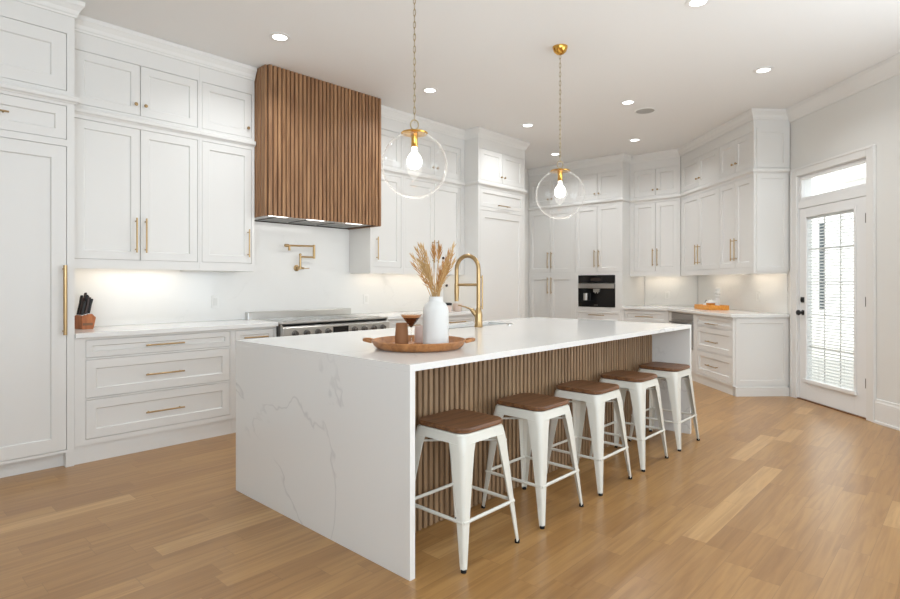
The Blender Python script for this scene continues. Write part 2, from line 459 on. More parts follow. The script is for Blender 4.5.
# left run -------------------------------------------------------
x0 = 0.16
def X(v): return v-x0
cabinet('tall_cabinet', 'tall white cabinet at the left end with full height door and long brass pull', 'cabinet',
    (x0, 4.57, 0), 0, 1.10-x0, YL-4.57-.002, 0, CH-.001, [
    dict(x=(X(.21), X(1.055)), z=(.119, 2.2), h=('v', X(1.038), 1.147, .475, .012), rail=.085),
    dict(x=(X(.21), X(1.055)), z=(2.246, 2.477), k='drawer', h=('h', X(.632), 2.36, .2)),
    dict(x=(X(.21), X(1.055)), z=(2.58, 2.974), k='door', rail=.085)],
    ledge=LZ, ledge_ret=(0, .24), frame_z0=.10, plinth=(.06, .10))
G().box(0, .050, 0, .08, 0, .1).build('foot', CAB, [o for o in COL.objects if o.name == 'tall_cabinet'][0], loc=(1.10-x0-.052, 0, 0))

x0 = 1.102
cabinet('wall_cabinet', 'white double door wall cabinet above the knife block and drawers', 'cabinet', (x0, 4.80, 0), 0, 2.06-x0-.001, .376, 1.37, CH-.001,
    pair(X(1.150), X(2.045), *DZ, 1.635, top=TOP, kz=KZ), ledge=LZ, strip=(.12, .90, 3.6))
x0 = 2.06
cabinet('wall_cabinet', 'narrow single door white wall cabinet directly left of the wooden range hood', 'cabinet', (x0, 4.80, 0), 0, 2.555-x0, .376, 1.37, CH-.001, [
    dict(x=(X(2.08), X(2.528)), z=DZ, h=('v', X(2.49), 1.62, .25)),
    dict(x=(X(2.08), X(2.528)), z=TOP, h=('k', X(2.49), KZ))], ledge=LZ)
x0 = 3.895
cabinet('wall_cabinet', 'narrow single door white wall cabinet directly right of the wooden range hood', 'cabinet', (x0, 4.80, 0), 0, 4.38-x0-.001, .376, 1.37, CH-.001, [
    dict(x=(X(3.93), X(4.345)), z=DZ, h=('v', X(3.98), 1.645, .25)),
    dict(x=(X(3.93), X(4.345)), z=TOP, h=('k', X(3.98), KZ))], ledge=LZ, strip=(.1, .48, 2.0))
x0 = 4.38
cabinet('wall_cabinet', 'white double door wall cabinet behind the dried stems and gold faucet', 'cabinet', (x0, 4.80, 0), 0, 5.428-x0, .376, 1.37, CH-.001,
    pair(X(4.415), X(5.36), *DZ, 1.645, top=TOP, kz=KZ), ledge=LZ, strip=(.08, .95, 4.0))

def drawers(xa, xb, L=.28, top=(.735, .862)):
    c = (xa+xb)/2
    return [dict(x=(xa, xb), z=top, k='drawer', h=('h', c, (top[0]+top[1])/2, L), rail=.04),
            dict(x=(xa, xb), z=(.452, top[0]-.012), k='drawer', h=('h', c, .578, L)),
            dict(x=(xa, xb), z=(.163, .440), k='drawer', h=('h', c, .295, L))]
x0 = 1.102
cabinet('base_cabinet', 'wide white three drawer base cabinet below the knife block with brass bar pulls', 'cabinet', (x0, 4.575, 0), 0, 2.235-x0, .59, 0, .879,
    drawers(X(1.168), X(2.218)), frame_z0=.125, plinth=(.012, .125))
x0 = 2.236
cabinet('base_cabinet', 'narrow white base cabinet between the wide drawers and the steel range', 'cabinet', (x0, 4.575, 0), 0, 2.645-x0, .59, 0, .879,
    drawers(X(2.262), X(2.615), .22), frame_z0=.125, plinth=(.012, .125))
x0 = 3.88
cabinet('base_cabinet', 'white drawer base cabinet just right of the steel range', 'cabinet', (x0, 4.575, 0), 0, 4.62-x0, .59, 0, .879,
    drawers(X(3.91), X(4.60)), frame_z0=.125, plinth=(.012, .125))
x0 = 4.621
cabinet('base_cabinet', 'white drawer base cabinet seen between the white vase and the gold faucet', 'cabinet', (x0, 4.575, 0), 0, 5.428-x0, .59, 0, .879,
    drawers(X(4.65), X(5.40)), frame_z0=.125, plinth=(.012, .125))
x0 = 5.43
cabinet('pantry_cabinet', 'tall white panelled pantry right of the gold faucet, ending the left run', 'cabinet', (x0, 4.57, 0), 0, 1.0, .607, 0, CH-.001, [
    dict(x=(X(5.475), X(6.39)), z=(.119, 2.19), rail=.085),
    dict(x=(X(5.475), X(6.39)), z=(2.235, 2.465), k='drawer', h=('h', X(5.93), 2.272, .24), rail=.05)] +
    [dict(x=(X(5.475), X(5.93)), z=(2.572, 2.968), h=('k', X(5.895), 2.65)), dict(x=(X(5.93), X(6.39)), z=(2.572, 2.968), h=('k', X(5.965), 2.65))],
    ledge=LZ, ledge_ret=(.24, .3), frame_z0=.10, plinth=(.06, .10))

# back tower (faces -x) --------------------------------------------
RB = math.radians(-90)
y0 = 5.605
cabinet('tower_cabinet', 'tall white four door tower cabinet at the far left corner beside the coffee machine', 'cabinet', (8.0, y0, 0), RB, y0-4.738, .778, 0, CH-.001,
    pair(y0-5.59, y0-4.765, *DZ, 1.645, top=TOP, kz=KZ) + pair(y0-5.59, y0-4.765, .14, 1.388, 1.225, .27),
    ledge=LZ, frame_z0=.10, plinth=(.05, .10))
y0 = 4.737
tw = cabinet('tower_cabinet', 'tall white tower cabinet that holds the black built in coffee machine', 'cabinet', (8.0, y0, 0), RB, y0-3.905, .778, 0, CH-.001,
    pair(y0-4.71, y0-3.935, *DZ, 1.645, top=TOP, kz=KZ) +
    [dict(x=(y0-4.652, y0-4.018), z=(.893, 1.392), k='void'),
     dict(x=(y0-4.71, y0-3.935), z=(.66, .845), k='drawer', h=('h', y0-4.32, .772, .27), rail=.04),
     dict(x=(y0-4.71, y0-3.935), z=(.14, .645), k='drawer', h=('h', y0-4.32, .52, .27))],
    ledge=LZ, ledge_ret=(0, .25), frame_z0=.10, plinth=(.05, .10))
# black coffee machine let into the tower
t = thing('coffee_machine', 'black built in coffee machine with steel band in the white tower cabinet', 'coffee machine', (8.0, 4.335, .893), RB)
G().box(-.312, .312, -.008, .021, .003, .370).build('front_panel', BLACK, t, bevel=.003)
G().box(-.312, .312, -.008, .021, .374, .496).build('control_panel', BLACK, t, bevel=.003)
G().box(-.308, .308, -.024, -.0085, .292, .366).build('steel_band', STEEL, t, bevel=.004)
G().box(-.09, .09, -.0105, -.0085, .405, .455).build('display', DISPLAY, t)
g = G().box(-.036, .062, -.034, -.0085, .232, .285).box(-.015, .0, -.026, -.012, .214, .234).box(.026, .041, -.026, -.012, .214, .234)
g.build('spout', STEEL, t, bevel=.003)
g = G().lathe([(0, 0), (.034, 0), (.036, .11), (.030, .112), (.0, .11)], 20, (-.155, -.046, .105))
g.build('milk_flask', STEEL, t, 40)
G().box(-.215, -.09, -.080, -.0085, .098, .104).build('flask_shelf', BLACKM, t)
G().box(-.03, .03, -.0105, -.0085, .028, .036).build('badge', STEEL, t)

# corner and slanted run --------------------------------------------
y0 = 3.903
def L90(x, y): return (y0-y, x-8.25)
cabinet('wall_cabinet', 'white double door wall cabinet between the coffee machine tower and the slanted run', 'cabinet', (8.25, y0, 0), RB, y0-3.135, .528, 1.37, CH-.001,
    pair(.068, y0-3.168, *DZ, 1.648, L=.26, top=TOP, kz=KZ), ledge=LZ, strip=(.08, .60, 3.2),
    poly=[(0, .022), (y0-3.135, .022), L90(8.55, 2.84), L90(8.76, 3.05), (0, .528)])
P3 = Vector((8.255, 3.13, 0))
DL, DM = 1.84, 1.07
a0 = (P3.x, P3.y, 0); a1 = (P3.x+ux.x*DM, P3.y+ux.y*DM, 0)
cabinet('wall_cabinet', 'white slanted wall cabinet with two doors in the corner above the orange tray', 'cabinet', a0, RZD, DM-.001, .413, 1.37, CH-.001,
    pair(.03, 1.05, *DZ, 1.65, L=.265, m=.04, top=TOP, kz=2.678), ledge=LZ, strip=(.18, .85, 2.6))
ca = cabinet('wall_cabinet', 'white slanted wall cabinet next to the glass door with a panelled end', 'cabinet', a1, RZD, DL-DM, .413, 1.37, CH-.001,
    pair(.02, .74, *DZ, 1.66, L=.265, m=.04, top=TOP, kz=2.676), ledge=LZ, ledge_ret=(0, .41), strip=(.06, .70, 3.8))
def end_panels(parent, x, rects, name='end_panel'):
    """shaker panels on a cabinet's side that faces local +x"""
    for (ya, yb, za, zb) in rects:
        rr = .05
        def ring(dd, xx): return [(xx, ya+dd, za+dd), (xx, yb-dd, za+dd), (xx, yb-dd, zb-dd), (xx, ya+dd, zb-dd)]
        G().loft([ring(0, x+.0005), ring(0, x+.010), ring(rr, x+.010), ring(rr+.004, x+.002)]).build(name, CAB, parent)
end_panels(ca, DL-DM, [(.03, .385, .025, 2.485-1.37), (.03, .385, 2.56-1.37, 3.0-1.37)])

BF = Vector((8.0, 3.20, 0))             # base fronts: corner point, x - y = 4.80
y0 = 3.903
def LB(x, y): return (y0-y, x-8.0)
cabinet('base_cabinet', 'white base cabinet with one drawer below the counter beside the coffee machine tower', 'cabinet', (8.0, y0, 0), RB, y0-3.205, .778, 0, .879, [
    dict(x=(.03, .665), z=(.70, .858), k='drawer', h=('h', .35, .776, .27), rail=.04),
    dict(x=(.03, .665), z=(.14, .688), k='door')], frame_z0=.115, plinth=(.03, .115),
    poly=[(0, .022), (y0-3.205, .022), LB(8.43, 2.77), LB(8.76, 3.06), (0, .778)])
bw = 1.695; seg = .80
b0 = (BF.x, BF.y, 0); b1 = (BF.x+ux.x*(seg), BF.y+ux.y*(seg), 0)
mc = cabinet('base_cabinet', 'white base cabinet around the steel drawer appliance in the slanted run', 'cabinet', b0, RZD, seg-.001, .648, 0, .879, [
    dict(x=(.085, .745), z=(.40, .862), k='void'), dict(x=(.085, .745), z=(.13, .388), k='drawer', rail=.05)], frame_z0=.105, plinth=(.02, .105))
t = thing('drawer_appliance', 'stainless steel drawer appliance under the slanted counter right of the island', 'appliance', (BF.x+ux.x*.415, BF.y+ux.y*.415, .40), RZD)
G().box(-.322, .322, -.006, .021, .004, .365).build('drawer_front', STEEL_M, t, bevel=.003)
G().box(-.322, .322, -.004, .021, .370, .456).build('control_strip', STEEL_M, t, bevel=.003)
g = G().box(-.30, .30, -.048, -.030, .318, .340)
for s in (-1, 1): g.box(s*.27-.012, s*.27+.012, -.031, -.0065, .322, .336)
g.build('handle', STEEL_D, t, bevel=.003)
bd = cabinet('base_cabinet', 'white three drawer base cabinet with panelled side next to the glass door', 'cabinet', b1, RZD, bw-seg, .648, 0, .879,
    [dict(x=(.03, .875), z=(.737, .860), k='drawer', h=('h', .45, .773, .26), rail=.035),
     dict(x=(.03, .875), z=(.432, .725), k='drawer', h=('h', .45, .558, .26)),
     dict(x=(.03, .875), z=(.13, .420), k='drawer', h=('h', .45, .268, .26))], frame_z0=.105, plinth=(.02, .105))
end_panels(bd, bw-seg, [(.03, .625, .125, .865)])
# plinth returns on the exposed end
G().box(bw-seg-.03, bw-seg+.034, .02, .630, 0, .10).build('plinth', CAB, bd)

# crown mouldings ------------------------------------------------------
E0 = P3+ux*DL; E1 = E0-un*.413
struct(sweep([(0.16, 4.57), (1.10, 4.57), (1.10, 4.80), (2.553, 4.80)], CROWN).build('trim_1', TRIM))
struct(sweep([(3.897, 4.80), (5.43, 4.80), (5.43, 4.57), (6.43, 4.57), (6.43, YL)], CROWN).build('trim_2', TRIM))
struct(sweep([(8.0, 5.60), (8.0, 3.904), (8.25, 3.904), (8.25, 3.135), (E0.x, E0.y), (E1.x, E1.y)], CROWN).build('trim_3', TRIM))
q0 = ds(2.13, 0.0); q1 = ds(8.55, 0.0)
struct(sweep([(q0.x, q0.y), (q1.x, q1.y)], CROWN_R).build('trim_4', TRIM))

# worktops and splashbacks --------------------------------------------
tag(G().box(1.102, 2.648, 4.545, YL-.013, .88, .915).build('worktop', QUARTZ_S, bevel=.003), 'white quartz worktop on the left run with the knife block on it', 'worktop')
tag(G().box(3.876, 5.428, 4.545, YL-.013, .88, .915).build('worktop', QUARTZ_S, bevel=.003), 'white quartz worktop between the steel range and the tall pantry', 'worktop')
cA = Vector((7.965, 3.215, 0)); cE = BF+ux*(bw+.025)+un*.03
cF = ds((cE-Vector((CW[0], CW[1], 0))).dot(ux), .013); 
tag(G().prism([(7.965, 3.90), (cA.x, cA.y), (cE.x, cE.y), (cF.x, cF.y), (8.766, 3.066), (8.766, 3.90)], .88, .915).build('worktop', QUARTZ_S, bevel=.003),
    'angled white quartz worktop in the far right corner under the orange tray', 'worktop')
tag(G().box(1.102, 2.56, YL-.012, YL-.001, .916, 1.399).box(2.56, 3.893, YL-.012, YL-.001, .916, 1.8675).box(3.893, 5.428, YL-.012, YL-.001, .916, 1.399).build('splashback', QUARTZ_S),
    'white slab splashback on the left wall behind the steel range', 'splashback')
g = G().box(8.768, 8.779, 3.078, 3.902, .916, 1.399)
tag(g.build('splashback', QUARTZ_S), 'white splashback on the back wall beside the coffee machine tower', 'splashback')
g = G(); dbox(g, .012, 2.12, .001, .012, .916, 1.399)
tag(g.build('splashback', QUARTZ_S), 'white splashback on the slanted wall behind the orange tray', 'splashback')

# ------------------------------------------------------------------ range hood
HX0, HX1, HY, HZ0, HZ1, HR = 2.560, 3.892, 4.585, 1.868, CH-.002, .045
t = thing('range_hood', 'large box range hood clad in vertical brown wood slats above the steel range', 'range hood', ((HX0+HX1)/2, 4.85, HZ0))
hw = (HX1-HX0)/2; hy0 = HY-4.85; hy1 = YL-4.85-.002; hh = HZ1-HZ0
def rounded_u(w2, ya, yb, r, n=8):
    pts = [(-w2, yb)]
    pts += [(-w2+r-r*math.cos(PI/2*k/n), ya+r-r*math.sin(PI/2*k/n)) for k in range(n+1)]
    pts += [(w2-r+r*math.sin(PI/2*k/n), ya+r-r*math.cos(PI/2*k/n)) for k in range(n+1)]
    pts += [(w2, yb)]
    return pts
core = rounded_u(hw-.018, hy0+.018, hy1, HR-.018)
inner = rounded_u(hw-.05, hy0+.05, hy1, HR-.05)
# shell: outer skin and inner skin make an open-bottomed box
g = G(); n = len(core)
g.loft([[(x, y, .0) for x, y in inner], [(x, y, .0) for x, y in core], [(x, y, hh) for x, y in core]], caps=False)
g.f.append(tuple(2*n+k for k in range(n)))
g.loft([[(x, y, .0) for x, y in inner], [(x, y, .05) for x, y in inner]], caps=False)
g.build('hood_core', WALNUT_D, t)
# slats along the outline
path = rounded_u(hw-.018, hy0+.018, hy1, HR-.018, 12)
P = [Vector((p[0], p[1], 0)) for p in path]
cum = [0]
for a, b in zip(P[:-1], P[1:]): cum.append(cum[-1]+(b-a).length)
def at(sv):
    for k in range(len(P)-1):
        if sv <= cum[k+1] or k == len(P)-2:
            f = (sv-cum[k])/(cum[k+1]-cum[k]); d = (P[k+1]-P[k]).normalized()
            return P[k].lerp(P[k+1], f), d
g = G(); N = int(round(cum[-1]/.0432)); pitch = cum[-1]/N
for k in range(N):
    c, d = at((k+.5)*pitch); nn = Vector((d.y, -d.x, 0)); wv_ = pitch*.36
    q = [c-d*wv_-nn*.002, c-d*wv_+nn*.015, c-d*(wv_-.003)+nn*.018, c+d*(wv_-.003)+nn*.018, c+d*wv_+nn*.015, c+d*wv_-nn*.002]
    g.loft([[(p.x, p.y, -.004) for p in q], [(p.x, p.y, hh-.001) for p in q]])
g.build('slat_cladding', WALNUT, t)
G().box(-hw+.052, hw-.052, hy0+.052, hy1-.01, .008, .05).build('liner', STEEL, t, bevel=.004)
g = G()
for k in range(3): g.box(-hw+.18+k*.33, -hw+.47+k*.33, hy0+.16, hy1-.10, .001, .0075)
g.build('filter', STEEL_D, t)
for xx in (-.50, -.10, .36):
    G().box(xx-.09, xx+.09, hy0+.07, hy0+.115, .002, .0075).build('hood_light', HOODL, t)
area('hood_lamp', (0, hy0+.10, -.004), (0, .3, -1), 1.0, .05, 1.6, (1, .97, .92), PI, t)

# ------------------------------------------------------------------ steel range
t = thing('range_cooker', 'wide stainless steel range under the wooden hood with knobs and black display', 'range', (3.262, 4.81, 0))
rw = .611; yf = 4.49-4.81; yb = YL-.014-4.81
G().box(-rw, rw, yf+.03, yb, .10, .895).build('range_body', STEEL_D, t)
G().box(-rw, rw, yf-.005, yb-.06, .896, .915).build('cooktop', STEEL, t, bevel=.004)
G().box(-rw, rw, yb-.06, yb, .896, .985).build('backguard', STEEL, t, bevel=.006)
g = G(); pr = [(yf-.028, .76), (yf-.028, .862), (yf+.01, .893), (yf+.029, .893), (yf+.029, .76)]
g.loft([[(-rw, y, z) for y, z in pr], [(rw, y, z) for y, z in pr]])
g.build('control_panel', STEEL, t, bevel=.002)
G().box(-rw+.01, rw-.01, yf-.012, yf+.02, .8935, .8965).build('vent_gap', BLACKM, t)
G().box(-.088, .088, yf-.0325, yf-.0283, .778, .852).build('display', BLACK, t)
for xx in (-.50, -.38, -.26, -.15, .16, .28, .40, .52):
    g = G(); prof = [(.030, .0), (.030, .006), (.022, .010), (.021, .034), (.018, .038), (0, .038)]
    g.loft([[(xx+r*math.cos(2*PI*k/18), yf-.0285-h, .812+r*math.sin(2*PI*k/18)) for k in range(18)] for r, h in prof])
    g.build('control_knob', STEEL_D, t, 35)
G().box(-rw+.02, rw-.02, yf-.012, yf+.028, .15, .735).build('oven_door', STEEL, t, bevel=.004)
g = G().cyl((-.5, yf-.06, .68), (.5, yf-.06, .68), .012)
for s in (-.46, .46): g.cyl((s, yf-.012, .68), (s, yf-.06, .68), .009, 10)
g.build('oven_handle', STEEL, t, 40)
for xx in (-.36, .05):
    g = G()
    for k in range(5): g.box(xx-.17+k*.08, xx-.158+k*.08, yf+.09, yb-.12, .9155, .9195)
    for y in (yf+.09, (yf+yb)/2-.02, yb-.132): g.box(xx-.17, xx+.162, y, y+.012, .9155, .9205)
    g.build('burner_grate', STEEL, t)
G().box(.27, .57, yf+.08, yb-.11, .9155, .9205).build('griddle_plate', STEEL, t, bevel=.004)

# pot filler -----------------------------------------------------------
t = thing('pot_filler', 'folding brass pot filler tap on the splashback under the hood', 'tap', (3.215, YL-.0125, 1.42))
g = G(); g.loft([[(r*math.cos(2*PI*k/20), -h, r*math.sin(2*PI*k/20)) for k in range(20)] for r, h in ((.032, 0), (.032, .008), (.016, .014), (.016, .09), (0, .092))])
g.build('wall_flange', BRASS, t, 40)
g = G().cyl((0, -.075, -.012), (0, -.075, .135), .011).cyl((0, -.075, .115), (.165, -.075, .115), .0095)
g.sphere((0, -.075, .137), .014); g.build('lower_arm', BRASS, t, 40)
g = G().cyl((.165, -.075, .100), (.165, -.075, .245), .013); g.build('pivot', BRASS, t, 40)
g = G().cyl((.165, -.075, .232), (-.155, -.10, .222), .0095).cyl((-.150, -.10, .222), (-.192, -.103, .221), .016).tube([(-.14, -.10, .222), (-.145, -.105, .20), (-.145, -.106, .172)], [.011, .011, .013])
g.build('spout_arm', BRASS, t, 40)
g = G().cyl((0, -.075, 0), (.03, -.10, -.005), .010, 12).cyl((.03, -.10, -.005), (.085, -.11, -.003), .004, 8)
g.build('lever', BRASS, t, 40)

# ------------------------------------------------------------------ kitchen island
IX0, IX1, IY0, IY1 = 1.64, 4.867, 1.757, 3.31
TH = .030
t = thing('island_worktop', 'white veined quartz waterfall worktop that wraps both ends of the kitchen island', 'worktop', ((IX0+IX1)/2, (IY0+IY1)/2, 0))
cx_, cy_ = (IX0+IX1)/2, (IY0+IY1)/2
SX0, SX1, SY0, SY1 = 3.12, 3.98, 2.935, 3.225     # sink opening
g = G()
xs = [IX0, SX0, SX1, IX1]; ys = [IY0, SY0, SY1, IY1]
vid = {}
for z in (.915-TH, .915):
    for i, x in enumerate(xs):
        for j, y in enumerate(ys): vid[(i, j, z)] = len(g.v); g.v.append((x-cx_, y-cy_, z))
for i in range(3):
    for j in range(3):
        if i == 1 and j == 1: continue
        for z in (.915-TH, .915): g.f.append((vid[(i, j, z)], vid[(i+1, j, z)], vid[(i+1, j+1, z)], vid[(i, j+1, z)]))
def side(a, b): g.f.append((vid[(*a, .915-TH)], vid[(*b, .915-TH)], vid[(*b, .915)], vid[(*a, .915)]))
for k in range(3): side((k, 0), (k+1, 0)); side((k, 3), (k+1, 3)); side((0, k), (0, k+1)); side((3, k), (3, k+1))
for a, b in (((1, 1), (2, 1)), ((2, 1), (2, 2)), ((2, 2), (1, 2)), ((1, 2), (1, 1))): side(a, b)
g.build('top_slab', QUARTZ, t, bevel=.0005)
G().box(IX0-cx_, IX0+TH-cx_, IY0-cy_, IY1-cy_, 0, .915-TH-.0001).build('end_panel', QUARTZ, t, bevel=.0004)
G().box(IX1-TH-cx_, IX1-cx_, IY0-cy_, IY1-cy_, 0, .915-TH-.0001).build('end_panel', QUARTZ, t, bevel=.0004)
t = thing('island_cabinet', 'island cabinet with vertical wood slat front behind the row of stools', 'cabinet', (cx_, cy_, 0))
bx0, bx1 = IX0+TH+.001-cx_, IX1-TH-.001-cx_
g = G().box(bx0, bx1, 2.112-cy_, SY0-.02-cy_, 0, .915-TH-.001).box(bx0, bx1, SY0-.02-cy_, IY1-.03-cy_, 0, .68)
g.box(bx0, SX0-.02-cx_, SY0-.02-cy_, IY1-.03-cy_, .68, .915-TH-.001).box(SX1+.02-cx_, bx1, SY0-.02-cy_, IY1-.03-cy_, .68, .915-TH-.001).box(SX0-.02-cx_, SX1+.02-cx_, SY1+.02-cy_, IY1-.03-cy_, .68, .915-TH-.001)
g.build('cabinet_body', CAB, t)
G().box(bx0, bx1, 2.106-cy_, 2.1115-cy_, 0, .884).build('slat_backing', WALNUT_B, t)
g = G(); N = 79; pt = (bx1-bx0)/N
for k in range(N):
    c = bx0+(k+.5)*pt; g.box(c-.0125, c+.0125, 2.078-cy_, 2.1062-cy_, .002, .883)
g.build('slat_panel', WALNUT_I, t, bevel=.002)
# sink
t = thing('kitchen_sink', 'steel undermount sink let into the island beside the gold faucet', 'sink', ((SX0+SX1)/2, (SY0+SY1)/2, .70))
a, b = (SX1-SX0)/2+.004, (SY1-SY0)/2+.004
def rect(dx, dy, z): return [(-dx, -dy, z), (dx, -dy, z), (dx, dy, z), (-dx, dy, z)]
G().loft([rect(a-.004, b-.004, .002), rect(a+.006, b+.006, .0), rect(a+.006, b+.006, .1845), rect(a-.004, b-.004, .1845), rect(a-.008, b-.008, .02), rect(.03, .03, .012)]).build('basin', STEEL, t)
G().lathe([(0, .0125), (.045, .0125), (.045, .018), (.03, .020), (0, .017)], 24).build('drain', STEEL_D, t, 40)
# faucet
t = thing('kitchen_faucet', 'tall brushed gold pull down faucet with arched spout on the island', 'faucet', (3.437, 2.889, .915))
G().lathe([(0, 0), (.033, 0), (.036, .006), (.032, .012), (.030, .06), (.031, .09), (.027, .12), (.019, .15), (0, .152)], 24).build('base', BRASS, t, 40)
arc = [(0, 0, .12), (0, 0, .30), (0, 0, .46)]
R = .108
for k in range(1, 13):
    th = PI*k/12; arc.append((-.02*(1-math.cos(th))/2, R-R*math.cos(th), .46+R*math.sin(th)))
arc += [(-.02, 2*R, .40), (-.02, 2*R, .33)]
G().tube(arc, .0165, 14).build('spout_tube', BRASS, t, 50)
g = G().tube([(-.02, 2*R, .345), (-.02, 2*R, .28), (-.02, 2*R, .20)], [.018, .020, .017], 16)
g.build('spray_head', BRASS, t, 40)
G().cyl((0, 0, .335), (-.02, 2*R, .335), .011, 12).build('bridge_bar', BRASS, t, 40)
g = G().cyl((.032, -.012, .14), (.032, -.012, .41), .0065, 12)
for z in (.16, .395): g.cyl((.0, -.0, z), (.032, -.012, z), .005, 8)
g.build('side_rod', BRASS, t, 40)
g = G().tube([(0, .0, .07), (-.025, .03, .12), (-.032, .045, .14)], [.017, .019, .017], 14).tube([(-.03, .04, .138), (-.06, .09, .160), (-.085, .14, .172)], [.008, .006, .005], 10)
g.build('lever_handle', BRASS, t, 50)
tag(G().lathe([(0, 0), (.022, 0), (.022, .008), (.014, .012), (0, .012)], 20).build('sink_button', STEEL, None, 40, loc=(3.80, 2.86, .9152)), 'small round steel button on the island right of the gold faucet', 'button')

# ------------------------------------------------------------------ stools
def make_stool():
    root = thing('counter_stool', '', 'stool', (0, 0, 0), 0, 'counter stools along the island')
    def rr(hw, r, z, n=6):
        pts = []
        for cxs, cys, a in ((1, 1, 0), (-1, 1, PI/2), (-1, -1, PI), (1, -1, 3*PI/2)):
            for k in range(n+1):
                th = a+PI/2*k/n
                pts.append((cxs*(hw-r)+r*math.cos(th), cys*(hw-r)+r*math.sin(th), z))
        return pts
    G().loft([rr(.154, .05, .583), rr(.160, .055, .587), rr(.161, .055, .600), rr(.156, .052, .607), rr(.12, .04, .6055), rr(.06, .03, .6035)]).build('seat', SEATW, root, 40)
    G().loft([rr(.166, .05, .537), rr(.164, .05, .538), rr(.156, .05, .581), rr(.146, .05, .5825), rr(.136, .045, .5825), rr(.148, .045, .579), rr(.157, .045, .541), rr(.159, .045, .537)]).build('seat_frame', STOOLW, root, 40)
    def leg(sx, sy):
        rings = []
        for z, c, w_, r in ((.572, .1585, .098, .040), (.535, .1640, .086, .034), (.50, .1672, .077, .028), (.36, .1785, .058, .022), (.20, .1905, .041, .016), (.06, .2015, .027, .011), (.010, .2055, .022, .010)):
            o = []
            out = [(c-w_, c), (c-r, c)] + [(c-r+r*math.sin(PI/2*k/4), c-r+r*math.cos(PI/2*k/4)) for k in range(1, 4)] + [(c, c-r), (c, c-w_)]
            th = .0035
            inn = [(c-th, c-w_), (c-th, c-r), (c-r, c-th), (c-w_, c-th)]
            rings.append([(sx*p[0], sy*p[1], z) for p in out+inn])
        g = G(); g.loft(rings)
        lg = g.build('leg', STOOLW, root, 35)
        G().loft([[(sx*(.1965+.0125*math.cos(2*PI*k/14)), sy*(.1965+.0125*math.sin(2*PI*k/14)), z) for k in range(14)] for z in (0.0, .0135)]).build('rubber_foot', RUBBER, lg, 40)
    for sx in (-1, 1):
        for sy in (-1, 1): leg(sx, sy)
    z = .205; c = .184
    for p, q in (((-c, -c), (c, -c)), ((c, -c), (c, c)), ((c, c), (-c, c)), ((-c, c), (-c, -c))):
        G().tube([(p[0], p[1], z), (q[0], q[1], z)], .0085, 10).build('stretcher', STOOLW, root, 40)
    z = .49; c = .160
    g = G().tube([(-c, -c, z), (c, c, z)], .005, 8); g.build('cross_brace', STOOLW, root, 40)
    g = G().tube([(-c, c, z+.011), (c, -c, z+.011)], .005, 8); g.build('cross_brace', STOOLW, root, 40)
    return root
stool = make_stool()
labs = ['white metal stool with brown wood seat nearest the camera, first in the row',
        'second white metal stool with brown wood seat from the near end of the island',
        'middle white metal stool with brown wood seat, third of the five along the island',
        'fourth white metal stool with brown wood seat from the near end',
        'farthest white metal stool with brown wood seat, against the far end panel of the island']
xs_ = [2.045, 2.655, 3.272, 3.860, 4.492]
protos = [stool]+[copy_tree(stool) for _ in range(4)]
for o, x, lb in zip(protos, xs_, labs):
    o.location = (x, 1.835, 0); o['label'] = lb

# ------------------------------------------------------------------ pendants
def make_pendant(loc, label):
    root = thing('pendant_light', label, 'pendant light', (loc[0], loc[1], loc[2]), 0, 'glass globe pendants over the island')
    z0 = loc[2]; top = CH-z0
    G().lathe([(0, top-.0005), (.062, top-.0005), (.060, top-.014), (.050, top-.040), (.030, top-.058), (.010, top-.066), (0, top-.066)], 28).build('canopy', BRASS_P, root, 50)
    zb = .216+.062
    g = G(); n = int((top-.066-zb)/.036); st = (top-.062-zb)/n
    for k in range(n):
        M = Matrix.Rotation(PI/2*(k % 2)+.5, 3, 'Z')
        g.torus((0, 0, zb+st*(k+.5)), .0075, .0017, M, 12, 5, 2.8)
    g.cyl((0.003, 0, zb-.02), (0.003, 0, top-.06), .0013, 6)
    g.build('chain', NICKEL, root, 60)
    g = G().torus((0, 0, .216+.030), .024, .0038, Matrix.Rotation(-.72, 3, 'Z'), 20, 8, 1.25)
    g.build('loop', NICKEL, root, 60)
    G().lathe([(0, .216), (.008, .216), (.010, .204), (.078, .200), (.082, .196), (.080, .190), (.0, .188)], 32).build('top_plate', BRASS_P, root, 40)
    G().lathe([(0, .189), (.020, .189), (.020, .115), (.016, .110), (0, .110)], 24).build('socket', BRASS_P, root, 40)
    G().lathe([(0, .112), (.014, .110), (.0145, .085), (.022, .074), (.036, .058), (.044, .038), (.046, .022), (.043, .004), (.034, -.011), (.019, -.021), (0, -.025)], 24).build('bulb', BULB, root, 60)
    prof = [(.200*math.sin(th), .200*math.cos(th)) for th in [math.radians(13)+k*(PI-math.radians(13))/28 for k in range(29)]]
    gb = G().lathe(prof, 56).build('globe', GLASS, root, 180)
    sd = gb.modifiers.new('thickness', 'SOLIDIFY'); sd.thickness = .003; sd.offset = -1
    l = bpy.data.lights.new('bulb_light', 'POINT'); l.energy = 5; l.color = (1, .93, .82); l.shadow_soft_size = .05
    lo = bpy.data.objects.new('bulb_light', l); COL.objects.link(lo); lo.parent = root; lo.location = (0, 0, -.03)
    return root
make_pendant((2.369, 2.498, 1.976), 'clear glass globe pendant over the near end of the island, larger in view')
make_pendant((4.026, 2.509, 1.990), 'farther clear glass globe pendant, with its brass canopy on the ceiling')

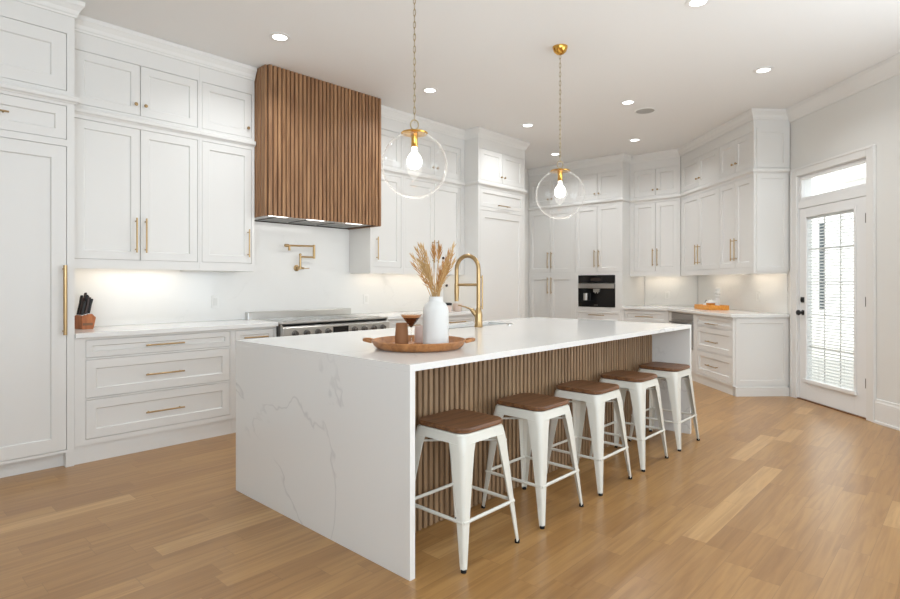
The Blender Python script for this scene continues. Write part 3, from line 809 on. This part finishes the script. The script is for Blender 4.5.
# ------------------------------------------------------------------ recessed ceiling lights
def downlight(x, y, label):
    root = thing('downlight', label, 'ceiling light', (x, y, CH), 0, 'round recessed ceiling lights')
    G().lathe([(.056, -.0005), (.082, -.0005), (.082, -.005), (.056, -.007), (.054, -.001)], 32).build('trim_ring', PLASTIC, root, 40)
    G().lathe([(0, -.0045), (.055, -.0045), (.055, -.0008), (0, -.0008)], 32).build('lens', GLOW, root, 40)
    l = bpy.data.lights.new('downlight_lamp', 'AREA'); l.shape = 'DISK'; l.size = .11; l.energy = 8; l.color = (.93, .97, 1); l.spread = math.radians(140)
    o = bpy.data.objects.new('downlight_lamp', l); COL.objects.link(o); o.parent = root; o.location = (0, 0, -.012)
for x, y, lb in [(2.356, 4.024, 'round ceiling light just left of the wooden hood top'),
                 (4.032, 4.026, 'round ceiling light between the wooden hood and the near pendant chain'),
                 (5.741, 4.037, 'round ceiling light in front of the tall pantry top'),
                 (7.304, 4.635, 'farthest ceiling light just above the far glass globe'),
                 (5.746, 2.739, 'round ceiling light beside the flat grey ceiling speaker'),
                 (7.318, 3.389, 'round ceiling light in front of the back corner cabinets'),
                 (5.718, 1.423, 'round ceiling light nearest the slanted cabinet end and glass door'),
                 (4.027, 1.409, 'round ceiling light at the top edge of the photo, nearest the camera on the right')]:
    downlight(x, y, lb)
t = thing('ceiling_speaker', 'flat round pale grey ceiling speaker beside a ceiling light', 'speaker', (6.165, 2.735, CH))
G().lathe([(.10, -.0005), (.118, -.0005), (.116, -.006), (.10, -.006)], 32).build('rim', PLASTIC, t, 40)
G().lathe([(0, -.0055), (.0995, -.0045), (.0995, -.001), (0, -.001)], 32).build('grille', GREYP, t, 40)

# ------------------------------------------------------------------ door, transom, casing, skirting
def droot(name, s, z=0.0, off=0.0):
    p = ds(s, off, z)
    o = bpy.data.objects.new(name, None); COL.objects.link(o); o.location = p; o.rotation_euler = (0, 0, RZD)
    return struct(o)
# local: x along the wall to the right (as seen from the room), y into the wall, z up
dw = .484; dc = (DS0+DS1)/2
d = droot('door_1', dc)
g = G(); gl0, gl1, gz0, gz1 = -.366, .317, .235, 1.972
g.box(-dw, gl0, .008, .053, .012, 2.072).box(gl1, dw, .008, .053, .012, 2.072).box(gl0, gl1, .008, .053, .012, gz0).box(gl0, gl1, .008, .053, gz1, 2.072)
g.build('door_leaf', DOORP, d, bevel=.002)
g = G(); m = .028
g.box(gl0-m, gl0, .000, .0075, gz0-m, gz1+m).box(gl1, gl1+m, .000, .0075, gz0-m, gz1+m).box(gl0, gl1, .000, .0075, gz1, gz1+m)
g.build('glazing_bead', DOORP, d, bevel=.002)
G().box(gl0-m-.01, gl1+m+.01, -.018, .0075, gz0-m-.008, gz0).build('bottom_bead', DOORP, d, bevel=.003)
G().box(gl0, gl1, .0135, .0165, gz0, gz1).build('inner_pane', PANE, d)
G().box(gl0, gl1, .0465, .0495, gz0, gz1).build('outer_pane', PANE, d)
g = G()
for k in (1, 2): g.box(gl0+(gl1-gl0)*k/3-.008, gl0+(gl1-gl0)*k/3+.008, .0415, .046, gz0, gz1)
for k in range(1, 5): g.box(gl0, gl1, .0415, .046, gz0+(gz1-gz0)*k/5-.008, gz0+(gz1-gz0)*k/5+.008)
g.build('muntin', DOORP, d)
g = G(); nz = 54
for k in range(nz):
    z = gz0+.02+k*(gz1-gz0-.04)/(nz-1); c, s_ = math.cos(.62)*.0105, math.sin(.62)*.0105
    g.loft([[(x, .029-c, z-s_), (x, .029, z+.0012), (x, .029+c, z+s_), (x, .029, z)] for x in (gl0+.004, gl1-.004)])
for x in (gl0+.16, gl1-.16): g.box(x-.0015, x+.0015, .0285, .0295, gz0, gz1)
g.box(gl0+.002, gl1-.002, .020, .038, gz1-.022, gz1-.001)
g.build('blind', BLINDM, d)
g = G(); g.loft([[(-dw+.06+r*math.cos(2*PI*k/20), .008-h, .945+r*math.sin(2*PI*k/20)) for k in range(20)] for r, h in ((.028, .0005), (.028, .008), (.012, .012), (.012, .035), (.026, .042), (.030, .055), (.024, .066), (0, .068))])
g.build('door_knob', BLACKM, d, 40)
g = G(); g.box(-dw+.032, -dw+.088, .000-.004, .0075, 1.055, 1.112); g.box(-dw+.052, -dw+.068, -.020, -.0045, 1.072, 1.095)
g.build('deadbolt', BLACKM, d, bevel=.003)
for z in (.33, 1.09, 1.87):
    g = G().cyl((dw+.004, -.002, z-.045), (dw+.004, -.002, z+.045), .007, 10).box(dw-.03, dw, .0055, .0075, z-.045, z+.045)
    g.build('hinge', STEEL_D, d, 40)
G().box(-dw-.02, dw+.02, -.01, .13, .0, .011).build('threshold', SEATW, d)
# frame in the opening
f = droot('trim_5', dc)
W2 = (DS1-DS0)/2
g = G().box(-W2, -dw-.003, .0, .15, 0, 2.44).box(dw+.010, W2, .0, .15, 0, 2.44).box(-dw-.003, dw+.010, .0, .15, 2.078, 2.155).box(-dw-.003, dw+.010, 0, .15, 2.425, 2.44)
g.build('jamb', DOORP, f)
cw = .09; cwl = .085
g = G().box(-W2-cwl, -W2+.008, -.022, -.0005, 0, 2.432+cw).box(W2-.008, W2+cw, -.022, -.0005, 0, 2.432+cw).box(-W2+.008, W2-.008, -.022, -.0005, 2.432, 2.432+cw)
g.build('casing', TRIM, f, bevel=.004)
g = G().box(-W2-cwl, -W2-cwl+.022, -.030, -.0225, 0, 2.432+cw).box(W2+cw-.022, W2+cw, -.030, -.0225, 0, 2.432+cw).box(-W2-cwl+.022, W2+cw-.022, -.030, -.0225, 2.432+cw-.022, 2.432+cw)
g.build('casing_band', TRIM, f, bevel=.003)
wn_ = droot('window_1', dc)
a, b, z0, z1 = -dw, dw+.006, 2.157, 2.423
g = G().box(a, a+.03, .008, .055, z0, z1).box(b-.03, b, .008, .055, z0, z1).box(a+.03, b-.03, .008, .055, z0, z0+.035).box(a+.03, b-.03, .008, .055, z1-.035, z1)
g.build('window_frame', DOORP, wn_, bevel=.003)
G().box(a+.03, b-.035, .03, .034, z0+.035, z1-.035).build('pane', PANE, wn_)
w2 = droot('added_window', 6.2)  # unseen window, added as an opening for the side fill lamp
g = G().box(-1.3, -1.22, .03, .09, .5, 2.6).box(1.22, 1.3, .03, .09, .5, 2.6).box(-1.22, 1.22, .03, .09, .5, .58).box(-1.22, 1.22, .03, .09, 2.52, 2.6).box(-.03, .03, .03, .09, .58, 2.52)
g.build('window_frame', DOORP, w2, bevel=.003)
# skirting right of the door
SK = [(0, 0), (.028, 0), (.028, .018), (.018, .022), (.018, .185), (.012, .20), (.012, .215), (0, .22)]
p = ds(dc+W2+cw+.001); q = ds(8.55)
struct(sweep([(p.x, p.y), (q.x, q.y)], SK).build('baseboard_right', TRIM))

# outside the door ------------------------------------------------------
def droom(s, off): p_ = ds(s, off); return p_
g = G(); pts = [ds(-6, -.16), ds(10, -.16), ds(10, -9), ds(-6, -9)]
tag(g.prism([(p.x, p.y) for p in pts], -.16, -.06).build('porch_paving', CONC), 'pale paved ground outside the glass door', 'ground'); 
bpy.data.objects['porch_paving']['kind'] = 'structure'
HB = .06
t = thing('neighbour_house', 'white house with grey roof edge and dark window seen outside through the door glass', 'house', ds(-2.2, -5.2, -.06), RZD)
G().box(-6, 6.5, 0, 3, 0, 5.2).build('house_wall', SIDING, t)
G().loft([[(x, -.02, 3.62+HB), (x, -.75, 3.62+HB), (x, -.75, 3.70+HB), (x, -.02, 3.98+HB)] for x in (-1.62, 2.5)]).build('roof', ROOFM, t)
G().box(-1.72, 2.6, -.80, -.022, 3.50+HB, 3.615+HB).build('eave', SIDING, t)
G().box(-2.52, -2.36, -.02, -.001, .7, 2.75).build('window', WINM, t)
for xx in (-3.1, -1.9, -1.1): G().box(xx, xx+.12, -.05, -.001, 0, 4.6).build('wall_board', DOORP, t)
t = thing('porch_post', 'white square porch post outside the glass door', 'post', ds(1.75, -1.9, -.06), RZD)
G().box(-.07, .07, -.07, .07, .0, 3.4).build('shaft', SIDING, t)
G().box(-.10, .10, -.10, .10, 0, .25).build('base', SIDING, t)

# ------------------------------------------------------------------ tray and things on the island
FWD = HEAD.normalized(); RGT = Vector((FWD.y, -FWD.x, 0))
ANG = math.atan2(RGT.y, RGT.x)
def place(px, depth): p_ = FWD*depth + RGT*((px-450)/566.5*depth); return (p_.x, p_.y)
tx, ty = place(419, 3.04)
t = thing('serving_tray', 'round wooden serving tray with two handles on the near end of the island', 'tray', (tx, ty, .9152), ANG); t.scale = (.965, .965, 1)
G().lathe([(0, 0), (.222, 0), (.236, .006), (.252, .022), (.262, .042), (.258, .046), (.250, .038), (.236, .018), (.224, .011), (0, .010)], 56).build('tray_body', TRAYW, t, 40)
for s in (-1, 1):
    g = G().tube([(s*.256, -.05, .036), (s*.280, -.045, .042), (s*.302, -.022, .044), (s*.305, 0, .044), (s*.302, .022, .044), (s*.280, .045, .042), (s*.256, .05, .036)], [.008, .0085, .009, .009, .009, .0085, .008], 10)
    g.build('handle', TRAYW, t, 50)
TZ = .9262
vx, vy = place(435.7, 3.05)
vase = tag(G().lathe([(0, 0), (.064, 0), (.069, .004), (.070, .02), (.070, .185), (.066, .205), (.054, .226), (.040, .236), (.037, .242), (.037, .262), (.033, .264), (.031, .258), (.031, .238), (.05, .20), (.06, .15), (.06, .02), (0, .01)], 48).build('vase', CERAM, None, 50, loc=(vx, vy, TZ)),
    'matt white bottle vase holding dried stems on the wooden tray', 'vase')
bq = thing('dried_stems', 'bunch of dried golden grass stems standing in the white vase', 'dried grass', (vx, vy, TZ+.015), ANG)
rnd = random.Random(5)
specs = [(-.125, .415, 0), (-.105, .445, 0), (-.088, .46, 0), (-.07, .455, 0), (-.055, .43, 0), (-.118, .38, 0), (-.095, .40, 0), (-.075, .39, 0), (-.045, .37, 0), (.095, .455, 0), (.088, .42, 0), (.07, .43, 0), (.055, .40, 0), (.075, .38, 0), (.04, .385, 0), (.10, .395, 0), (.02, .36, 0), (.06, .355, 0), (-.012, .45, 1), (.022, .445, 1), (.045, .43, 2), (-.06, .315, 2), (.065, .30, 2)]
for (dx, hgt, kind) in specs:
    dy = rnd.uniform(-.05, .05)
    b0_ = Vector((rnd.uniform(-.018, .018)+dx*.12, rnd.uniform(-.018, .018), .0)); nk = Vector((dx*.16+rnd.uniform(-.008, .008), dy*.3, .245)); hgt = .245+(hgt-.245)*1.32; tp = Vector((dx, dy, hgt))
    tp.x = dx*1.02
    mid = nk.lerp(tp, .5)+Vector((-dx*.06, 0, .012))
    if kind == 2: rr_ = .0009
    else: rr_ = .0019
    st = G().tube([b0_, nk, mid, nk.lerp(tp, .85)], rr_, 6).build('stem', STRAW, bq, 60)
    dirv = (tp-mid).normalized()
    if kind == 2:
        G().sphere(tuple(nk.lerp(tp, .87)), .0075, 10, 6).build('seed_head', KNIFE_H, st, 60); continue
    # a spike of pointed grains
    g = G(); Lh = .17 if kind == 0 else .07; ng = 20
    a_ = dirv.orthogonal().normalized(); b_ = dirv.cross(a_)
    for k in range(ng):
        f_ = k/ng; c = tp-dirv*(Lh*(1-f_)); th = k*2.4
        o = (a_*math.cos(th)+b_*math.sin(th))
        ln = .046*(1-.4*f_)
        d2 = (dirv+o*.42*(1-.4*f_)).normalized()
        s0 = c+o*.0015
        g.tube([s0, s0+d2*ln*.35, s0+d2*ln*.75, s0+d2*ln*1.15], [.0010, .0027, .0018, .0003], 5)
    g.tube([tp-dirv*.02, tp+dirv*.02], [.0018, .0004], 5)
    g.build('seed_head', STRAW2 if rnd.random() < .5 else STRAW, st, 60)
cxp, cyp = place(401.7, 3.075)
tag(G().lathe([(0, 0), (.033, 0), (.036, .004), (.0362, .05), (.031, .118), (.028, .120), (.027, .114), (.031, .05), (.031, .01), (0, .008)], 36).build('tumbler', TERRA, None, 50, loc=(cxp, cyp, TZ)),
    'tan ceramic tumbler on the tray behind the cocktail glass', 'cup')
gx, gy = place(411.2, 2.955)
t = thing('cocktail_glass', 'stemmed cocktail glass of dark coffee drink with foam on the wooden tray', 'glass', (gx, gy, TZ)); t.scale = (1, 1, 1.07)
g = G().lathe([(0, 0), (.032, 0), (.032, .002), (.008, .006), (.0042, .012), (.0036, .088), (.006, .096), (.059, .163), (.0575, .1635), (.005, .0985), (0, .0965)], 36)
g.build('glass_bowl', thin_glass('cocktail_glass', (.95, .93, .91), 1.0, 1.5), t, 50)
G().lathe([(0, .099), (.0045, .099), (.044, .146), (0, .146)], 32).build('coffee', COFFEE, t, 40)
G().lathe([(0, .1462), (.0442, .1462), (.053, .157), (0, .1575)], 32).build('foam', FOAM, t, 40)
bxp, byp = place(420.0, 3.20)
tag(G().lathe([(0, 0), (.028, 0), (.031, .004), (.032, .06), (.029, .094), (.026, .096), (.027, .06), (.026, .01), (0, .008)], 32).build('tumbler', BLUSH, None, 50, loc=(bxp, byp, TZ)),
    'pale blush ceramic tumbler on the tray between the glass and vase', 'cup')

# things on the left worktops -------------------------------------------
KX, KY, KR = 1.262, 4.985, math.radians(8)
t = thing('knife_block', 'light brown wooden knife block on the left worktop by the tall cabinet', 'knife block', (KX, KY, .9152), KR)
g = G(); pr = [(-.042, 0), (.040, 0), (.058, .085), (.030, .115), (-.042, .100)]
g.loft([[(x, y, z) for x, z in pr] for y in (-.065, .065)])
g.build('block', BLOCKW, t, bevel=.004)
G().box(-.036, .034, -.0665, -.0652, .028, .046).build('label_band', SEATW, t)
kc, ks = math.cos(KR), math.sin(KR)
for i, (lx, ly, hgt) in enumerate([(-.032, -.042, .105), (-.010, -.045, .130), (.014, -.042, .115), (-.030, .0, .135), (-.008, .0, .150), (.016, .002, .125), (-.028, .042, .150), (-.004, .042, .165), (.018, .042, .135)]):
    bz = .100+(lx+.042)*.208
    wx = KX+kc*lx-ks*ly; wy = KY+ks*lx+kc*ly
    k_ = thing('kitchen_knife', 'dark handled kitchen knife standing in the wooden knife block', 'knife', (wx, wy, .9152+bz+.002), KR, 'knives in the wooden block')
    sx = .20
    g = G().loft([[(sx*z+dx, dy, z) for dx, dy in ((-.0085*w_, -.006), (.0085*w_, -.006), (.0085*w_, .006), (-.0085*w_, .006))] for z, w_ in ((.0035, .8), (.03, .9), (hgt*.6, .8), (hgt*.92, 1.15), (hgt, .9))])
    g.build('knife_handle', KNIFE_H if i % 2 else BLACKM, k_, 40, bevel=.002)
    G().box(-.0085, .0085, -.006, .006, .0, .0033).build('bolster', STEEL, k_)
def outlet(loc, rz, label):
    o = thing('outlet', label, 'outlet', loc, rz, 'white wall outlets on the splashbacks')
    G().box(-.036, .036, -.006, 0, -.058, .058).build('cover_plate', PLASTIC, o, bevel=.002)
    G().box(-.017, .017, -.0085, -.0062, -.034, .034).build('socket_face', CERAM, o)
yo = YL-.0125
outlet((2.36, yo, 1.09), 0, 'white outlet plate on the splashback left of the steel range')
outlet((4.13, yo, 1.08), 0, 'white outlet plate on the splashback right of the steel range')
outlet((8.7675, 3.53, 1.075), RB, 'white outlet plate on the back wall splashback near the corner')
p = ds(1.56, .0125, 1.10); outlet(p, RZD, 'white outlet plate on the slanted splashback near the glass door')
tag(G().lathe([(0, 0), (.045, 0), (.055, .012), (.058, .075), (.052, .095), (.044, .096), (.050, .07), (.045, .015), (0, .012)], 32).build('pot', BEIGE, None, 50, loc=(5.205, 4.72, .9152)),
    'small round beige pot on the worktop behind the gold faucet', 'pot')
t = thing('lidded_jar', 'small pale jar with black lid on the worktop just right of the white vase', 'jar', (5.035, 4.72, .9152))
G().lathe([(0, 0), (.04, 0), (.045, .008), (.045, .072), (.038, .08), (0, .08)], 28).build('jar_body', BLUSH, t, 50)
G().lathe([(0, .0805), (.05, .0805), (.05, .105), (.02, .112), (0, .112)], 28).build('lid', BLACKM, t, 50)

# tray on the slanted worktop ---------------------------------------------
p = ds(.99, .31, .9152)
t = thing('wooden_tray', 'orange wooden tray of white tea things on the far right worktop', 'tray', p, RZD)
g = G().box(-.21, .21, -.13, .13, 0, .010).box(-.21, .21, -.13, -.118, .010, .062).box(-.21, .21, .118, .13, .010, .062).box(-.21, -.198, -.118, .118, .010, .062).box(.198, .21, -.118, .118, .010, .062)
g.build('tray_body', ORANGEW, t, bevel=.003)
def on(dx, dy): return p + ux*dx - un*dy + Vector((0, 0, .0105))
q = on(-.135, .0)
t = thing('teapot', 'small white teapot with looped handle at the left of the orange tray', 'teapot', q, RZD)
G().lathe([(0, 0), (.03, 0), (.045, .02), (.048, .04), (.04, .06), (.02, .068), (0, .069)], 28).build('pot_body', CERAM, t, 50)
G().lathe([(0, .0695), (.018, .0695), (.012, .078), (.006, .082), (.008, .09), (0, .093)], 20).build('lid', CERAM, t, 50)
G().tube([(.042, 0, .03), (.062, 0, .045), (.075, 0, .062)], [.010, .007, .006], 10).build('spout', CERAM, t, 50)
G().tube([(-.04, 0, .055), (-.035, 0, .085), (-.005, 0, .112), (.03, 0, .09), (.038, 0, .055)], .004, 8).build('handle', STEEL_D, t, 50)
q = on(.005, -.01)
t = thing('lidded_bowl', 'orange bowl with white domed lid in the middle of the orange tray', 'bowl', q, RZD)
G().lathe([(0, 0), (.035, 0), (.052, .03), (.06, .075), (.056, .076), (0, .03)], 32).build('bowl_body', ORANGEW, t, 50)
G().lathe([(0, .0765), (.062, .0765), (.055, .095), (.03, .108), (.012, .112), (.016, .125), (0, .13)], 32).build('lid', CERAM, t, 50)
q = on(.10, .03)
t = thing('pepper_mill', 'tall turned white pepper mill at the right of the orange tray', 'pepper mill', q, RZD); t.scale = (1.2, 1.2, 1.18)
G().lathe([(0, 0), (.03, 0), (.03, .02), (.022, .06), (.026, .10), (.02, .125), (.030, .135), (.030, .15), (.018, .155), (0, .155)], 28).build('mill_body', CERAM, t, 50)
G().lathe([(0, .156), (.016, .156), (.032, .18), (.020, .198), (.028, .212), (.026, .228), (.010, .236), (0, .236)], 28).build('mill_head', CERAM, t, 50)
q = on(.155, -.04)
tag(G().lathe([(0, 0), (.03, 0), (.034, .03), (.034, .052), (.028, .053), (.028, .01), (0, .008)], 24).build('cup', ORANGEW, None, 50, loc=q), 'small orange wooden cup at the right end of the orange tray', 'cup')
